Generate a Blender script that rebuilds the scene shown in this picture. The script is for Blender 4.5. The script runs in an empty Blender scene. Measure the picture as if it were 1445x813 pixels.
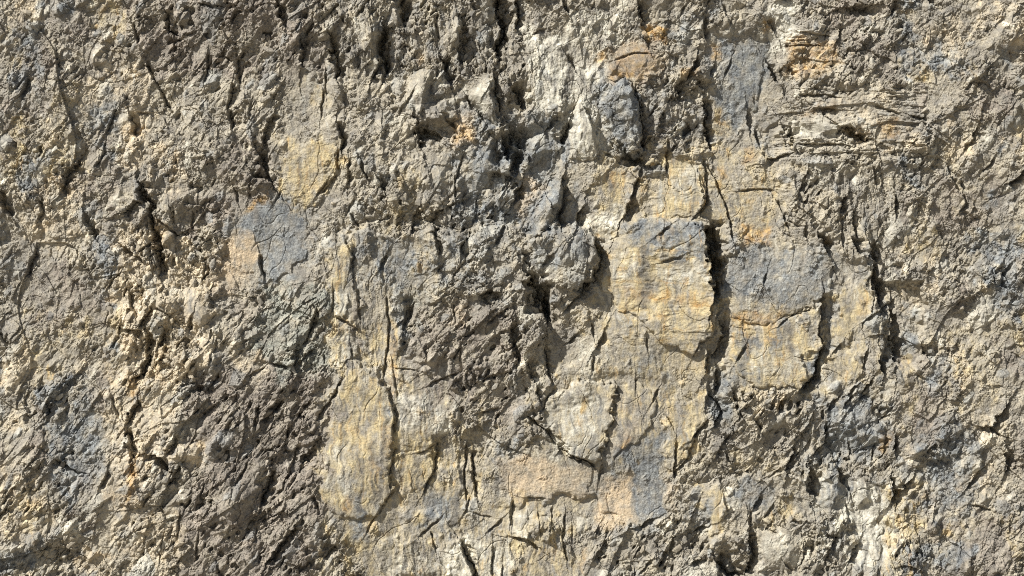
import bpy, math, random
import numpy as np

# ------------------------------------------------------------------ scale
# the rock face is laid out on a (u, v) chart: u to the side, v downwards, 1 unit = 2 cm;
# relief h points out of the face towards the open air (-Y).
S = 0.02
U0, V0 = 722.5, 406.5
VG = 905.0                      # chart row of the quarry floor
ZC = (VG - V0) * S              # height of the chart centre above the floor
STEP = 0.9
F = np.float32
rng = np.random.RandomState(7)
scene = bpy.context.scene
COL = scene.collection

# ------------------------------------------------------------------ noise
PERM = np.random.RandomState(3).permutation(4096).astype(np.int32)
def hsh(ix, iy, seed):
    a = PERM[(ix + seed * 131) & 4095]
    return PERM[(a + iy + seed * 57) & 4095]
R1 = np.random.RandomState(11).rand(4096).astype(F)
R2 = np.random.RandomState(12).rand(4096).astype(F)
R3 = np.random.RandomState(13).rand(4096).astype(F)
R4 = np.random.RandomState(14).rand(4096).astype(F)
R5 = np.random.RandomState(15).rand(4096).astype(F)

def perlin(x, y, seed=0):
    xf = np.floor(x); yf = np.floor(y)
    ix = xf.astype(np.int32); iy = yf.astype(np.int32)
    fx = (x - xf).astype(F); fy = (y - yf).astype(F)
    def g(dx, dy):
        h = hsh(ix + dx, iy + dy, seed)
        a = R1[h] * F(2 * math.pi)
        return np.cos(a) * (fx - dx) + np.sin(a) * (fy - dy)
    sx = fx * fx * fx * (fx * (fx * 6 - 15) + 10)
    sy = fy * fy * fy * (fy * (fy * 6 - 15) + 10)
    a = g(0, 0); b = g(1, 0); c = g(0, 1); d = g(1, 1)
    return ((a + sx * (b - a)) * (1 - sy) + (c + sx * (d - c)) * sy) * F(1.5)

def fbm(x, y, octs, seed=0, gain=0.5, lac=2.03):
    t = 0; amp = 1.0; f = 1.0
    for i in range(octs):
        t = t + F(amp) * perlin(x * F(f), y * F(f), seed + i * 7)
        amp *= gain; f *= lac
    return t

def ridged(x, y, octs, seed=0):
    t = 0; amp = 1.0; f = 1.0
    for i in range(octs):
        t = t + F(amp) * (1 - 2 * np.abs(perlin(x * F(f), y * F(f), seed + i * 5)))
        amp *= 0.5; f *= 2.1
    return t

def sm(a, b, x):
    t = np.clip((x - a) / (b - a), 0, 1)
    return (t * t * (3 - 2 * t)).astype(F)

def facets(U, V, scale, ang, aniso, seed, warp=0.35, mode='plane', tilt=0.5):
    """broken-stone relief: every cell of a jittered lattice is one tilted fracture plane"""
    ca, sa = math.cos(ang), math.sin(ang)
    x = (U * F(ca) + V * F(sa)) / F(scale * aniso)
    y = (-U * F(sa) + V * F(ca)) / F(scale)
    if warp:
        wx = perlin(x * F(1.3), y * F(1.3), seed + 91)
        wy = perlin(x * F(1.3), y * F(1.3), seed + 92)
        x = x + F(warp) * wx; y = y + F(warp) * wy
    xf = np.floor(x); yf = np.floor(y)
    ix = xf.astype(np.int32); iy = yf.astype(np.int32)
    fx = (x - xf).astype(F); fy = (y - yf).astype(F)
    best = None
    for dx in (-1, 0, 1):
        for dy in (-1, 0, 1):
            h = hsh(ix + dx, iy + dy, seed)
            px = dx + R2[h] - fx; py = dy + R3[h] - fy
            d = px * px + py * py
            val = (R1[h] - F(.5)) - F(tilt) * 2 * ((R4[h] - F(.5)) * px + (R5[h] - F(.5)) * py)
            if mode == 'plane':
                if best is None: best = d.copy(); out = val.copy()
                else:
                    m = d < best
                    best = np.where(m, d, best); out = np.where(m, val, out)
            else:                       # stones standing out: the highest of overlapping facets
                th = R5[(h * 7 + 3) & 4095] * F(3.1416); c_ = np.cos(th); s_ = np.sin(th)
                val = val - F(0.85) * np.maximum(np.abs(c_ * px + s_ * py), F(1.15) * np.abs(c_ * py - s_ * px))
                if best is None: best = val.copy()
                else: best = np.maximum(best, val)
    return out if mode == 'plane' else best + F(0.25)

# ------------------------------------------------------------------ chart
def axis(lo, hi, dlo, dhi):
    mid = np.arange(dlo, dhi + STEP * .5, STEP)
    a = []; s = STEP; p = dlo
    while p > lo: s *= 1.06; p -= s; a.append(p)
    b = []; s = STEP; p = mid[-1]
    while p < hi: s *= 1.06; p += s; b.append(p)
    return np.concatenate([np.array(a[::-1]), mid, np.array(b)]).astype(F)
us = axis(-1900, 3300, -75, 1520)
vs = axis(-760, VG + 20, -75, 885)
NU, NV = len(us), len(vs)
U, V = np.meshgrid(us, vs)      # [row v, column u]

# slow warps used to make every outline uneven
W1u = fbm(U / 26, V / 26, 3, 401) ; W1v = fbm(U / 26, V / 26, 3, 431)

def window(u0, v0, u1, v1):
    i0 = max(0, np.searchsorted(us, u0)); i1 = min(NU, np.searchsorted(us, u1))
    j0 = max(0, np.searchsorted(vs, v0)); j1 = min(NV, np.searchsorted(vs, v1))
    return slice(j0, j1), slice(i0, i1)

def poly_sd(poly, x, y):
    """signed distance, positive inside"""
    n = len(poly); d = np.full(x.shape, 1e9, F); ins = np.zeros(x.shape, bool)
    for k in range(n):
        ax, ay = poly[k]; bx, by = poly[(k + 1) % n]
        ex, ey = bx - ax, by - ay
        L = ex * ex + ey * ey + 1e-6
        t = np.clip(((x - ax) * ex + (y - ay) * ey) / L, 0, 1)
        d = np.minimum(d, (x - ax - t * ex) ** 2 + (y - ay - t * ey) ** 2)
        c = (ay > y) != (by > y)
        if by != ay:
            ins ^= c & (x < (bx - ax) * (y - ay) / (by - ay) + ax)
    d = np.sqrt(d)
    return np.where(ins, d, -d).astype(F)

def patch(poly, pad, warp):
    xs_ = [p[0] for p in poly]; ys_ = [p[1] for p in poly]
    sl = window(min(xs_) - pad, min(ys_) - pad, max(xs_) + pad, max(ys_) + pad)
    return sl, poly_sd(poly, U[sl] + F(warp) * W1u[sl], V[sl] + F(warp) * W1v[sl])

def paint(field, poly, val=1.0, soft=12, warp=9, mode='max'):
    sl, sd = patch(poly, soft + warp * 1.5 + 4, warp)
    m = sm(-soft, soft, sd) * F(val)
    if mode == 'max': field[sl] = np.maximum(field[sl], m)
    elif mode == 'to': field[sl] = field[sl] + (F(val) - field[sl]) * sm(-soft, soft, sd)
    else: field[sl] += m

def box(x0, y0, x1, y1): return [(x0, y0), (x1, y0), (x1, y1), (x0, y1)]

# ------------------------------------------------------------------ the blocks that stand out of the face
# name, category, label, outline, lift, roughness, tilt(u,v)
SLABS = [
 ('rock_slab', 'rock slab', 'large ochre slab with a grey weathered cap, beside the deep black hollow', [(852,346),(870,330),(892,306),(930,308),(985,320),(1001,343),(1003,385),(1012,428),(1000,478),(978,498),(940,488),(895,446),(862,420),(848,392)], 9, .30, (.05,-.02)),
 ('rock_slab', 'rock slab', 'yellow layered slab standing directly above the grey capped slab', [(946,214),(988,212),(994,240),(996,284),(981,302),(914,304),(925,258)], 5, .28, (.05,-.03)),
 ('rock_slab', 'rock slab', 'tall ochre slab with an arched grey rim and a long crack down one side', [(482,522),(500,515),(530,530),(547,550),(556,580),(556,640),(549,672),(553,692),(535,717),(508,735),(458,716),(459,640),(468,570)], 7, .30, (.05,-.01)),
 ('rock_pillar', 'rock pillar', 'narrow pale ochre pillar capped by crumbly rock, above the arched ochre slab', [(464,346),(496,342),(498,378),(508,430),(505,470),(499,514),(466,510),(468,430)], 6, .35, (.05,0)),
 ('rock_slab', 'rock slab', 'small yellow brown slab with dark vertical stains beside the arched slab', [(558,640),(592,637),(615,627),(614,660),(600,688),(570,702),(552,682)], 4, .35, (.04,0)),
 ('rock_slab', 'rock slab', 'cream slab with dark drip stains over a curved black overhang', [(779,606),(753,590),(790,552),(832,530),(866,546),(862,590),(850,650),(831,653),(805,637)], 11, .25, (.02,.03)),
 ('rock_slab', 'rock slab', 'brownish panel with an arched top and grey streaks, next to the cream slab', [(868,546),(900,540),(925,558),(922,600),(896,622),(868,644),(852,648),(864,590)], 3, .3, (.02,.0)),
 ('rock_block', 'rock block', 'dark blue grey pointed block under the reddish brown rock', [(842,112),(895,121),(903,168),(906,212),(880,216),(861,186),(846,150)], 8, .8, (.08,-.10)),
 ('rock_block', 'rock block', 'reddish brown block with an orange lower edge', [(866,72),(905,55),(921,72),(936,80),(930,112),(896,119),(860,107)], 5, .5, (.03,.05)),
 ('rock_block', 'rock block', 'pale triangular block throwing a pointed shadow', [(656,132),(690,108),(696,140),(699,172),(683,166)], 8, .2, (.02,-.12)),
 ('rock_slab', 'rock slab', 'yellow slab with blue grey vertical stains under a slanting crack', [(1030,456),(1100,456),(1120,445),(1157,427),(1155,500),(1148,530),(1128,545),(1060,543),(1032,520)], 6, .3, (.03,.0)),
 ('rock_slab', 'rock slab', 'pale grey slab with fine broken texture above the yellow stained slab', [(1030,346),(1100,338),(1176,360),(1172,408),(1140,434),(1118,442),(1098,453),(1026,452)], 3, .4, (.02,.02)),
 ('rock_block', 'rock block', 'tan block with grey flanks between two slanting dark cracks', [(1178,416),(1228,384),(1231,440),(1192,490),(1174,484)], 6, .3, (.05,.0)),
 ('rock_block', 'rock block', 'pale yellow drop shaped stone below the tan block', [(1197,482),(1220,478),(1222,506),(1206,544),(1193,532)], 5, .3, (.04,.0)),
 ('rock_slab', 'rock slab', 'wide smooth peach coloured slab below the curved black overhang', [(700,652),(735,633),(768,622),(790,640),(832,662),(838,698),(770,703),(712,699)], 3, .35, (.0,-.03)),
 ('rock_block', 'rock block', 'small cream lump hanging from the narrow ochre pillar', [(472,414),(488,412),(491,448),(480,453),(472,446)], 5, .2, (.04,.1)),
 ('rock_block', 'rock block', 'small cream lump with a dark cavity under it near the bottom of the face', [(724,718),(740,718),(745,752),(730,758),(724,748)], 5, .2, (.04,.1)),
 ('rock_block', 'rock block', 'slanting grey tongue of rock with a shadow along its lower side', [(745,312),(762,285),(792,256),(796,262),(791,298),(770,322),(752,336)], 8, .6, (.10,.06)),
 ('rock_block', 'rock block', 'big rounded grey block bounded by a curved dark crack', [(736,334),(762,322),(800,318),(836,332),(846,362),(833,396),(806,410),(776,404),(752,372)], 8, .75, (.04,.0)),
 ('rock_slab', 'rock slab', 'ochre slab tapering down to a point between dark cracks', [(938,566),(998,560),(993,596),(976,622),(952,664),(936,648)], 5, .3, (.03,.0)),
 ('rock_block', 'rock block', 'small ochre panel below the tapering slab, set into crumbly grey rock', [(990,692),(1016,680),(1027,714),(1021,742),(998,754)], 4, .2, (.05,.0)),
 ('rock_block', 'rock block', 'creamy white stone poking out of brown rubble', [(227,644),(250,628),(284,622),(288,640),(262,648),(240,652)], 7, .4, (.02,-.2)),
 ('rock_slab', 'rock slab', 'tan slab with thin horizontal layers above the smooth blue grey slab', [(396,196),(470,194),(480,238),(446,290),(400,284)], 3, .4, (.04,.0)),
 ('rock_slab', 'rock slab', 'smooth blue grey slab with a peach patch at its edge', [(322,332),(352,300),(382,280),(420,288),(440,330),(412,388),(376,398),(345,385)], 2, .35, (.02,.02)),
 ('rock_slab', 'rock slab', 'smooth pale grey green slab with orange stains along its edges', [(1034,52),(1082,62),(1074,110),(1072,150),(1046,162),(1032,122)], 3, .3, (.03,.0)),
 ('rock_block', 'rock block', 'tall grey block split by a thin slanting crack', [(582,104),(612,92),(606,130),(592,166),(560,158),(572,130)], 7, .5, (.08,-.05)),
 ('rock_pillar', 'rock pillar', 'bluish white streaked pillar low on the face', [(1212,692),(1240,690),(1243,740),(1240,792),(1214,790)], 3, .35, (.03,.0)),
 ('rock_pillar', 'rock pillar', 'pale fluted pillar beside a deep black notch', [(640,766),(654,774),(664,796),(668,830),(632,830),(636,790)], 5, .3, (.06,.0)),
 ('rock_block', 'rock block', 'pale fibrous spur split by dark gashes', [(800,176),(822,132),(838,156),(846,190),(842,222),(806,224)], 7, .5, (.06,-.05)),
 ('rock_slab', 'rock slab', 'flat grey stepped slab under the narrow horizontal ledges', [(1122,168),(1160,162),(1196,182),(1198,200),(1150,204),(1112,196)], 8, .4, (.0,-.18)),
 ('rock_block', 'rock block', 'smooth pale stone lying in the cream rubble where the brown diagonal rock begins', [(250,410),(280,405),(304,440),(290,470),(262,455)], 3, .35, (.03,.0)),
 ('rock_block', 'rock block', 'dark jagged slate block beside the pale fibrous spur', [(722,196),(770,190),(780,212),(746,238),(724,226)], 4, .6, (.05,.0)),
 ('rock_block', 'rock block', 'large dark slate block with a bright edge along its top', [(642,214),(700,198),(704,240),(668,286),(640,262)], 4, .55, (.05,.0)),
 ('rock_block', 'rock block', 'whitish faceted block at the head of the bluish white pillar', [(1194,668),(1222,672),(1230,690),(1211,691),(1208,720),(1198,716)], 3, .4, (.04,.0)),
 ('rock_block', 'rock block', 'light grey block low on the face beside a square black notch', [(1064,752),(1110,742),(1134,760),(1122,806),(1070,805)], 3, .5, (.04,.0)),
 ('rock_block', 'rock block', 'dark blue grey rough block below the pale yellow drop shaped stone', [(1180,562),(1230,566),(1248,620),(1202,640),(1170,600)], 4, .8, (.04,.0)),
 ('rock_block', 'rock block', 'pale overhanging block with a black cavity and an orange patch under it', [(588,178),(600,170),(628,142),(646,164),(626,176),(604,180),(590,196)], 5, .5, (.05,.0)),
]
# pieces of those blocks with a look of their own: block, name, label, outline
PIECES = [
 (0, 'weathered_cap', 'grey weathered cap of the ochre slab', [(862,334),(888,298),(1008,314),(1008,352),(960,350),(915,342),(884,344)]),
 (2, 'arched_rim', 'grey rounded rim arching over the slab', [(476,518),(500,508),(536,524),(558,552),(562,604),(550,590),(538,560),(505,535)]),
 (12, 'grey_flank', 'grey side of the tan block', [(1170,425),(1186,424),(1184,496),(1168,488)]),
 (5, 'stained_edge', 'edge with dark drip stains', [(800,618),(856,622),(856,658),(831,660),(796,636)]),
 (23, 'peach_crust', 'peach coloured crust', [(314,334),(350,326),(366,366),(340,396),(312,384)]),
 (3, 'crumbly_cap', 'crumbly cap of the pillar', [(456,336),(504,332),(504,358),(456,360)]),
]

# ------------------------------------------------------------------ relief
print('grid', NU, NV)
inframe = sm(-90, -60, U) * sm(1535, 1505, U)

# how broken the rock is, 0 smooth .. 1 rubble
rough = np.full(U.shape, .72, F) + F(.22) * fbm(U / 120, V / 120, 3, 21)
for poly, val, soft in [
    (box(180, 0, 460, 100), .95, 30), (box(200, 90, 380, 330), .85, 30), (box(180, 90, 225, 240), .7, 15),
    (box(180, 330, 300, 560), 1.1, 25), ([(280,530),(400,500),(470,560),(455,813),(180,813),(180,660)], .9, 25),
    ([(380,400),(465,400),(465,540),(300,530)], .8, 20), ([(570,430),(740,430),(740,600),(640,620),(570,560)], .95, 20),
    (box(460, 0, 740, 110), .95, 20), (box(690, 180, 800, 260), 1.0, 15), (box(500, 270, 720, 330), .95, 12),
    (box(740, 50, 800, 170), .55, 15), (box(1085, 0, 1140, 70), .55, 12), (box(1110, 50, 1185, 110), .95, 8),
    (box(1130, 0, 1300, 130), .85, 20), (box(1160, 210, 1300, 350), .8, 20), (box(940, 100, 1000, 210), 1.0, 12),
    (box(510, 335, 600, 420), .55, 15), (box(600, 380, 700, 480), .85, 15), (box(500, 400, 560, 530), .45, 8),
    (box(560, 500, 640, 610), .42, 10), (box(560, 690, 720, 813), .5, 14), (box(455, 730, 520, 813), .9, 12),
    (box(830, 660, 900, 745), .35, 10), (box(900, 600, 937, 740), .4, 8), (box(835, 740, 960, 813), .95, 12),
    (box(950, 600, 1110, 680), .85, 15), (box(1110, 560, 1264, 670), .95, 15), (box(1040, 670, 1240, 730), .6, 15),
    (box(1040, 730, 1210, 813), .9, 15), (box(820, 225, 890, 320), .42, 10), (box(840, 440, 940, 545), .5, 12),
    (box(1000, 200, 1110, 340), .48, 14), (box(680, 600, 720, 700), .6, 10), (box(775, 700, 835, 813), .6, 10),
    (box(1040, 545, 1130, 580), 1.0, 8),
    ([(458,520),(540,520),(600,560),(640,610),(700,700),(720,830),(520,830),(455,710)], .40, 20), (box(400, 100, 480, 290), .42, 16), (box(320, 272, 440, 400), .38, 14), (box(500, 335, 610, 400), .45, 14), ([(840,320),(1005,310),(1010,480),(1000,600),(940,660),(840,560)], .36, 14),
    ([(770,560),(830,525),(930,540),(925,640),(835,655)], .3, 10), ([(695,640),(780,625),(935,640),(930,740),(700,735)], .38, 14), ([(1020,340),(1180,350),(1240,390),(1200,545),(1030,545)], .38, 12), (box(1005, 45, 1095, 340), .42, 16), (box(745, 50, 850, 320), .52, 18), (box(770, 440, 850, 560), .5, 16), (box(1035, 672, 1240, 722), .42, 10), (box(1195, 690, 1255, 800), .36, 12), (box(545, 755, 840, 830), .42, 12)]:
    paint(rough, poly, val, soft, 14, 'to')

slab_in = []
for name, cat, label, poly, lift, rg, tilt in SLABS:
    paint(rough, poly, rg, 13, 13, 'to')
# grain direction of the broken rock
rough += F(.13) * sm(.2, .6, fbm(U / 34, V / 34, 3, 23)) * sm(.75, .4, rough)
diag = np.full(U.shape, .35, F)
for poly, val in [(box(-100, 500, 470, 900), 1), (box(180, 0, 460, 130), .8), (box(380, 400, 470, 560), .9),
                  (box(560, 430, 740, 620), .8), (box(690, 170, 800, 330), .9), (box(1060, 560, 1264, 680), .8), (box(830, 730, 1000, 813), .9)]:
    paint(diag, poly, val, 30, 12, 'to')
vert = np.full(U.shape, .15, F)
for poly, val in [(box(455, 335, 565, 530), 1), (box(455, 520, 680, 720), .8), (box(540, 740, 810, 830), 1), (box(460, 0, 730, 110), .7),
                  (box(740, 40, 850, 230), .8), (box(1150, 400, 1240, 545), .6), (box(1190, 680, 1300, 813), .9), (box(840, 500, 940, 660), .7), (box(940, 540, 1000, 660), .6),
                  (box(180, 230, 260, 400), .6), (box(1180, 240, 1264, 400), .7)]:
    paint(vert, poly, val, 20, 12, 'to')
horiz = np.zeros(U.shape, F)
for poly, val in [(box(1095, 125, 1300, 225), 1), (box(860, 340, 1012, 490), .75), (box(915, 210, 998, 305), .8), (box(1020, 255, 1120, 275), .8), (box(1020, 430, 1150, 540), .5), (box(395, 195, 475, 285), .35), (box(1115, 40, 1180, 66), 1), (box(455, 600, 560, 660), .3)]:
    paint(horiz, poly, val, 12, 8, 'to')

# big forms
H = F(16) * fbm(U / 330, V / 300, 3, 51) + F(0.035) * (V - 406)
H += F(6) * facets(U, V, 150, .9, 1.3, 61, .3, 'plane', .5) * sm(.3, .7, rough)

A1, A2, A3 = math.radians(-52), math.radians(80), math.radians(0)
def mixed(scale, seed, mode, tilt=.5, an=1.9):
    a = facets(U, V, scale, A1, an, seed, .16, mode, tilt)
    b = facets(U, V, scale * .85, A2, an * 1.5, seed + 3, .16, mode, tilt)
    c = facets(U, V, scale * .6, A3, an * 1.8, seed + 6, .16, mode, tilt)
    d = facets(U, V, scale, math.radians(35), 1.2, seed + 9, .2, mode, tilt)
    wa, wb, wc = diag, vert * .9, horiz
    wd = np.clip(1 - wa - wb - wc, .08, 1)
    t = wa + wb + wc + wd
    return (a * wa + b * wb + c * wc + d * wd) / np.sqrt(wa * wa + wb * wb + wc * wc + wd * wd) * F(.8)
patchy = F(.7) + F(.6) * np.clip(fbm(U / 70, V / 70, 3, 71) + F(.3), 0, 1.3)
rr = np.clip(rough, 0, 1.3)
cell = facets(U, V, 22, A1, 1.8, 741, .16, 'plane', 0)             # how clean each broken face is
clean = np.clip(F(.66) + F(1.3) * cell + F(.75) * fbm(U / 60, V / 60, 3, 75), .14, 1.6)
H += F(6.5) * mixed(62, 101, 'plane', .75) * sm(.35, 1.0, rr)
H += F(5.5) * mixed(30, 125, 'plane', .95, 2.1) * sm(.3, 1.0, rr)
H += F(6.5) * mixed(24, 121, 'top', 1.1, 2.2) * sm(.3, 1.0, rr) * patchy
Hf = F(4.8) * mixed(12.5, 141, 'top', 1.2, 2.3) * np.clip(rr - .2, 0, 1)
Hf += F(4.0) * mixed(10, 145, 'plane', 1.2, 2.2) * np.clip(rr - .15, .05, 1)
Hf += F(2.3) * mixed(6.2, 161, 'plane', 1.3, 2.0) * np.clip(rr - .06, .10, 1)
Hf += F(1.2) * mixed(3.4, 165, 'plane', 1.2, 1.6) * np.clip(rr - .02, .2, 1)
Hf *= clean * (F(.3) + F(.7) * sm(.28, .6, rr))
pits = sm(.33, .5, perlin((U * F(.8) + V * F(.6)) / 7, (-U * F(.6) + V * F(.8)) / 13, 171) * F(.6) + F(.5) * perlin(U / 28, V / 28, 172))
Hf -= F(7) * pits * sm(.6, 1.0, rr)
H += F(.9) * ridged(U / 40, V / 40, 3, 181) * np.clip(rr, .25, 1)
Hf += F(.6) * fbm(U / 6, V / 6, 4, 201, .7) * np.clip(rr + .15, .3, 1.1)
# thin bedding on the smooth slabs, fluting on the stained ones
H += F(1.0) * horiz * (perlin(U / 40 + 3, (V + 6 * W1v) / 3.4, 211) + F(1.5) * perlin(U / 80 + 3, (V + 9 * W1v) / 11, 212)) * sm(-.3, .3, fbm(U / 40, V / 30, 2, 213)) * (1.2 - np.clip(rr, 0, 1))
H += F(1.1) * vert * (perlin((U + 5 * W1u) / 5.5, V / 34, 221) + perlin((U + 3 * W1u) / 12, V / 60, 222)) * (1.25 - np.clip(rr, 0, 1))

# hollows and swells of the face: outline, depth (+) or swell (-), softness
for poly, dep, soft in [
    ([(692,190),(755,178),(800,190),(792,250),(735,282),(700,250)],10,5), ([(648,215),(700,200),(742,320),(690,335),(650,290)],5,6), ([(585,176),(640,162),(644,186),(612,200),(590,200)],9,3),
    ([(440,55),(480,60),(482,122),(450,110)],7,5), ([(690,-20),(716,-20),(712,60),(690,82)],9,4), ([(552,-20),(578,-20),(575,30),(560,28)],10,3), ([(528,40),(545,35),(548,98),(528,110)],6,4), ([(960,110),(1002,110),(1002,205),(968,205)],6,6),
    ([(1238,400),(1300,400),(1300,520),(1248,505)],15,5), ([(1190,555),(1250,560),(1248,610),(1200,600)],6,6), ([(998,486),(1022,470),(1022,580),(1002,585)],7,4), ([(744,398),(770,398),(777,440),(762,450),(746,440)],26,3),
    ([(1148,598),(1232,600),(1240,650),(1150,650)],7,6), ([(200,276),(212,276),(228,378),(216,382)],8,3), ([(184,478),(212,476),(212,524),(186,530)],9,4), ([(404,640),(450,620),(452,650),(415,680)],8,4), ([(1008,786),(1062,760),(1066,812),(1012,818)],9,4),
    ([(1108,185),(1134,182),(1128,208),(1106,206)],7,3), ([(222,644),(240,646),(238,660),(222,660)],9,2), ([(366,676),(388,672),(384,706),(370,712)],8,3), ([(300,280),(256,300),(236,330),(290,330)],4,6), ([(660,130),(640,150),(646,178),(680,172),(664,150)],6,3),
    ([(620,85),(636,82),(640,115),(622,116)],7,3), ([(716,120),(745,110),(748,150),(720,160)],7,4), ([(556,420),(580,420),(585,470),(560,470)],5,5), ([(1160,420),(1178,420),(1176,500),(1160,500)],7,3), ([(994,322),(1010,322),(1016,378),(1001,380)],22,2),
    ([(1130,500),(1158,498),(1150,540),(1134,546)],5,3), ([(648,630),(672,640),(674,695),(652,700)],5,4), ([(330,110),(345,90),(340,180),(326,180)],6,4), ([(360,200),(380,215),(378,260),(362,255)],7,4), ([(1200,176),(1222,180),(1220,194),(1200,194)],8,2),
    ([(780,160),(800,165),(802,200),(784,200)],7,3), ([(880,215),(906,215),(900,235),(880,232)],8,3), ([(460,760),(475,760),(468,790),(455,790)],5,3), ([(420,540),(470,545),(440,590),(410,600)],4,6),
    ([(600,640),(640,600),(700,600),(690,640),(640,660)],5,7), ([(1080,180),(1100,170),(1100,220),(1082,220)],5,4), ([(945,60),(965,100),(940,110)],5,4), ([(930,740),(1000,735),(1000,800),(935,800)],5,7), ([(1166,100),(1130,130),(1170,150),(1200,130)],4,5),
    ([(560,560),(640,570),(620,625),(562,640)],-4,9), ([(600,335),(700,330),(690,420),(600,420)],-7,12), ([(745,520),(830,510),(830,560),(750,580)],-5,10), ([(820,440),(930,450),(930,530),(830,530)],-4,12), ([(480,170),(580,180),(560,260),(490,250)],-6,12),
    ([(1040,560),(1130,550),(1120,600),(1040,600)],-6,8), ([(740,60),(800,60),(800,170),(745,170)],-7,12), ([(570,720),(640,730),(640,813),(560,813)],-6,8), ([(240,420),(310,400),(310,520),(250,530)],-7,10), ([(300,590),(380,560),(350,740),(290,740)],-8,16), ([(1120,220),(1190,225),(1180,330),(1120,320)],-6,12)]:
    sl, sd = patch(poly, soft + 26, 8)
    H[sl] -= F(dep) * sm(-soft, soft, sd + F(2) * perlin(U[sl] / 6, V[sl] / 6, 235))
# hairline fractures
for sc_, sd0, am in ((75, 241, 1.8), (40, 246, 1.2)):
    wx_ = U + F(3) * W1u; wy_ = V + F(3) * W1v
    ln = np.abs(perlin(wx_ / sc_, wy_ / (sc_ * F(1.5)), sd0)) * sc_
    H -= F(am) * sm(1.1, .2, ln) * sm(.0, .3, perlin(U / 60, V / 60, sd0 + 2))
slab_masks = []
for name, cat, label, poly, lift, rg, tilt in SLABS:
    cx = sum(p[0] for p in poly) / len(poly); cy = sum(p[1] for p in poly) / len(poly)
    sl, sd = patch(poly, 40, 8)
    fray = sd + F(2.5) * fbm(U[sl] / 9, V[sl] / 9, 3, 233)
    part = sm(-.45, .15, fbm(U[sl] / 45, V[sl] / 45, 2, 237) + F(.12))
    if cy > 560 and lift > 8 or lift == 9: part = np.maximum(part, F(.75))
    m = part * sm(-.9, .9, fray) + (1 - part) * sm(-22, 12, fray)
    wide = sm(-22, 0, sd)
    plane = lift + tilt[0] * (U[sl] - cx) + tilt[1] * (V[sl] - cy)
    bev = -F(lift * .35) * np.exp(-np.clip(fray, 0, 99) / 3.0)
    H[sl] += F(.9) * m * (plane + bev) - F(lift * .15) * (1 - m) * wide
    slab_masks.append((sl, fray > 0))

# ------------------------------------------------------------------ long ledges: the rock below the line stands proud
for pts, hgt, dn, up in [([(455,340),(500,334),(560,331),(612,330),(660,333),(700,322),(740,330),(790,322),(838,332)],18,60,22), ([(868,318),(905,304),(950,310),(985,320),(1002,332)],13,60,18),
                         ([(456,512),(500,516),(530,530),(548,552),(556,585)],9,50,18), ([(1095,200),(1130,192),(1170,205),(1264,212)],7,40,16), ([(1020,346),(1060,330),(1110,338),(1180,352)],4,60,20),
                         ([(540,764),(600,758),(640,762),(680,770)],6,60,16), ([(990,684),(1050,674),(1120,672),(1200,668),(1250,676)],6,60,18), ([(700,718),(760,706),(830,702),(880,742)],-5,30,20), ([(560,240),(610,206),(660,196),(720,180)],6,40,20), ([(300,535),(360,520),(410,520),(470,540)],5,50,22)]:
    sl = window(pts[0][0] - 20, min(p[1] for p in pts) - 4 * up, pts[-1][0] + 20, max(p[1] for p in pts) + 4 * dn)
    x = U[sl] + F(9) * W1u[sl]; yl = np.interp(x, [p[0] for p in pts], [p[1] for p in pts]).astype(F)
    dv = V[sl] + F(9) * W1v[sl] + F(3) * perlin(U[sl] / 8, V[sl] / 16, 239) - yl
    ends = sm(pts[0][0] - 10, pts[0][0] + 25, x) * sm(pts[-1][0] + 10, pts[-1][0] - 25, x)
    shelf = np.where(dv > 0, np.exp(-np.clip(dv, 0, 999) / dn), np.exp(np.clip(dv, -999, 0) / 5.0))
    H[sl] += F(hgt) * shelf * ends - F(.4 * hgt) * ends * np.exp(-np.abs(dv + 6) / up)
# ------------------------------------------------------------------ angular blocks: flat facets meeting in a point
fineness = np.ones(U.shape, F); ctone = np.zeros(U.shape, F); cpale = np.zeros(U.shape, F); cblue = np.zeros(U.shape, F)
def wedge(poly, apex, h, fine=.45, tone=0., pal=0., blu=0.):
    xs_ = [p[0] for p in poly]; ys_ = [p[1] for p in poly]
    sl = window(min(xs_) - 3, min(ys_) - 3, max(xs_) + 3, max(ys_) + 3)
    x = U[sl] + F(.8) * Jw[sl]; y = V[sl] + F(.8) * Jv[sl]
    out_ = np.zeros(x.shape, F); n = len(poly); cx, cy = apex
    for k in range(n):
        ax, ay = poly[k]; bx, by = poly[(k + 1) % n]
        det = (by - cy) * (ax - cx) - (bx - cx) * (ay - cy)
        if abs(det) < 1e-3: continue
        wa = ((by - cy) * (x - cx) - (bx - cx) * (y - cy)) / det
        wb = (-(ay - cy) * (x - cx) + (ax - cx) * (y - cy)) / det
        w0 = 1 - wa - wb
        out_ = np.where((wa >= 0) & (wb >= 0) & (w0 >= 0), np.maximum(out_, w0), out_)
    ins = out_ > 0
    H[sl] += F(h) * (np.minimum(out_, F(.8)) + F(.10) * ins)
    e = sm(.0, .12, out_)
    fineness[sl] = fineness[sl] * (1 - e) + e * np.minimum(fineness[sl], fine)
    ctone[sl] = np.where(ins, tone, ctone[sl]); cpale[sl] = np.where(ins, np.maximum(cpale[sl], pal), cpale[sl]); cblue[sl] = np.where(ins, np.maximum(cblue[sl], blu), cblue[sl])
Jw = fbm(U / 14, V / 14, 4, 301, .6); Jv = fbm(U / 14, V / 14, 4, 305, .6)
rw = random.Random(77)
def at(f, u, v): return float(f[min(NV - 1, int(np.searchsorted(vs, v))), min(NU - 1, int(np.searchsorted(us, u)))])
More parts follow.
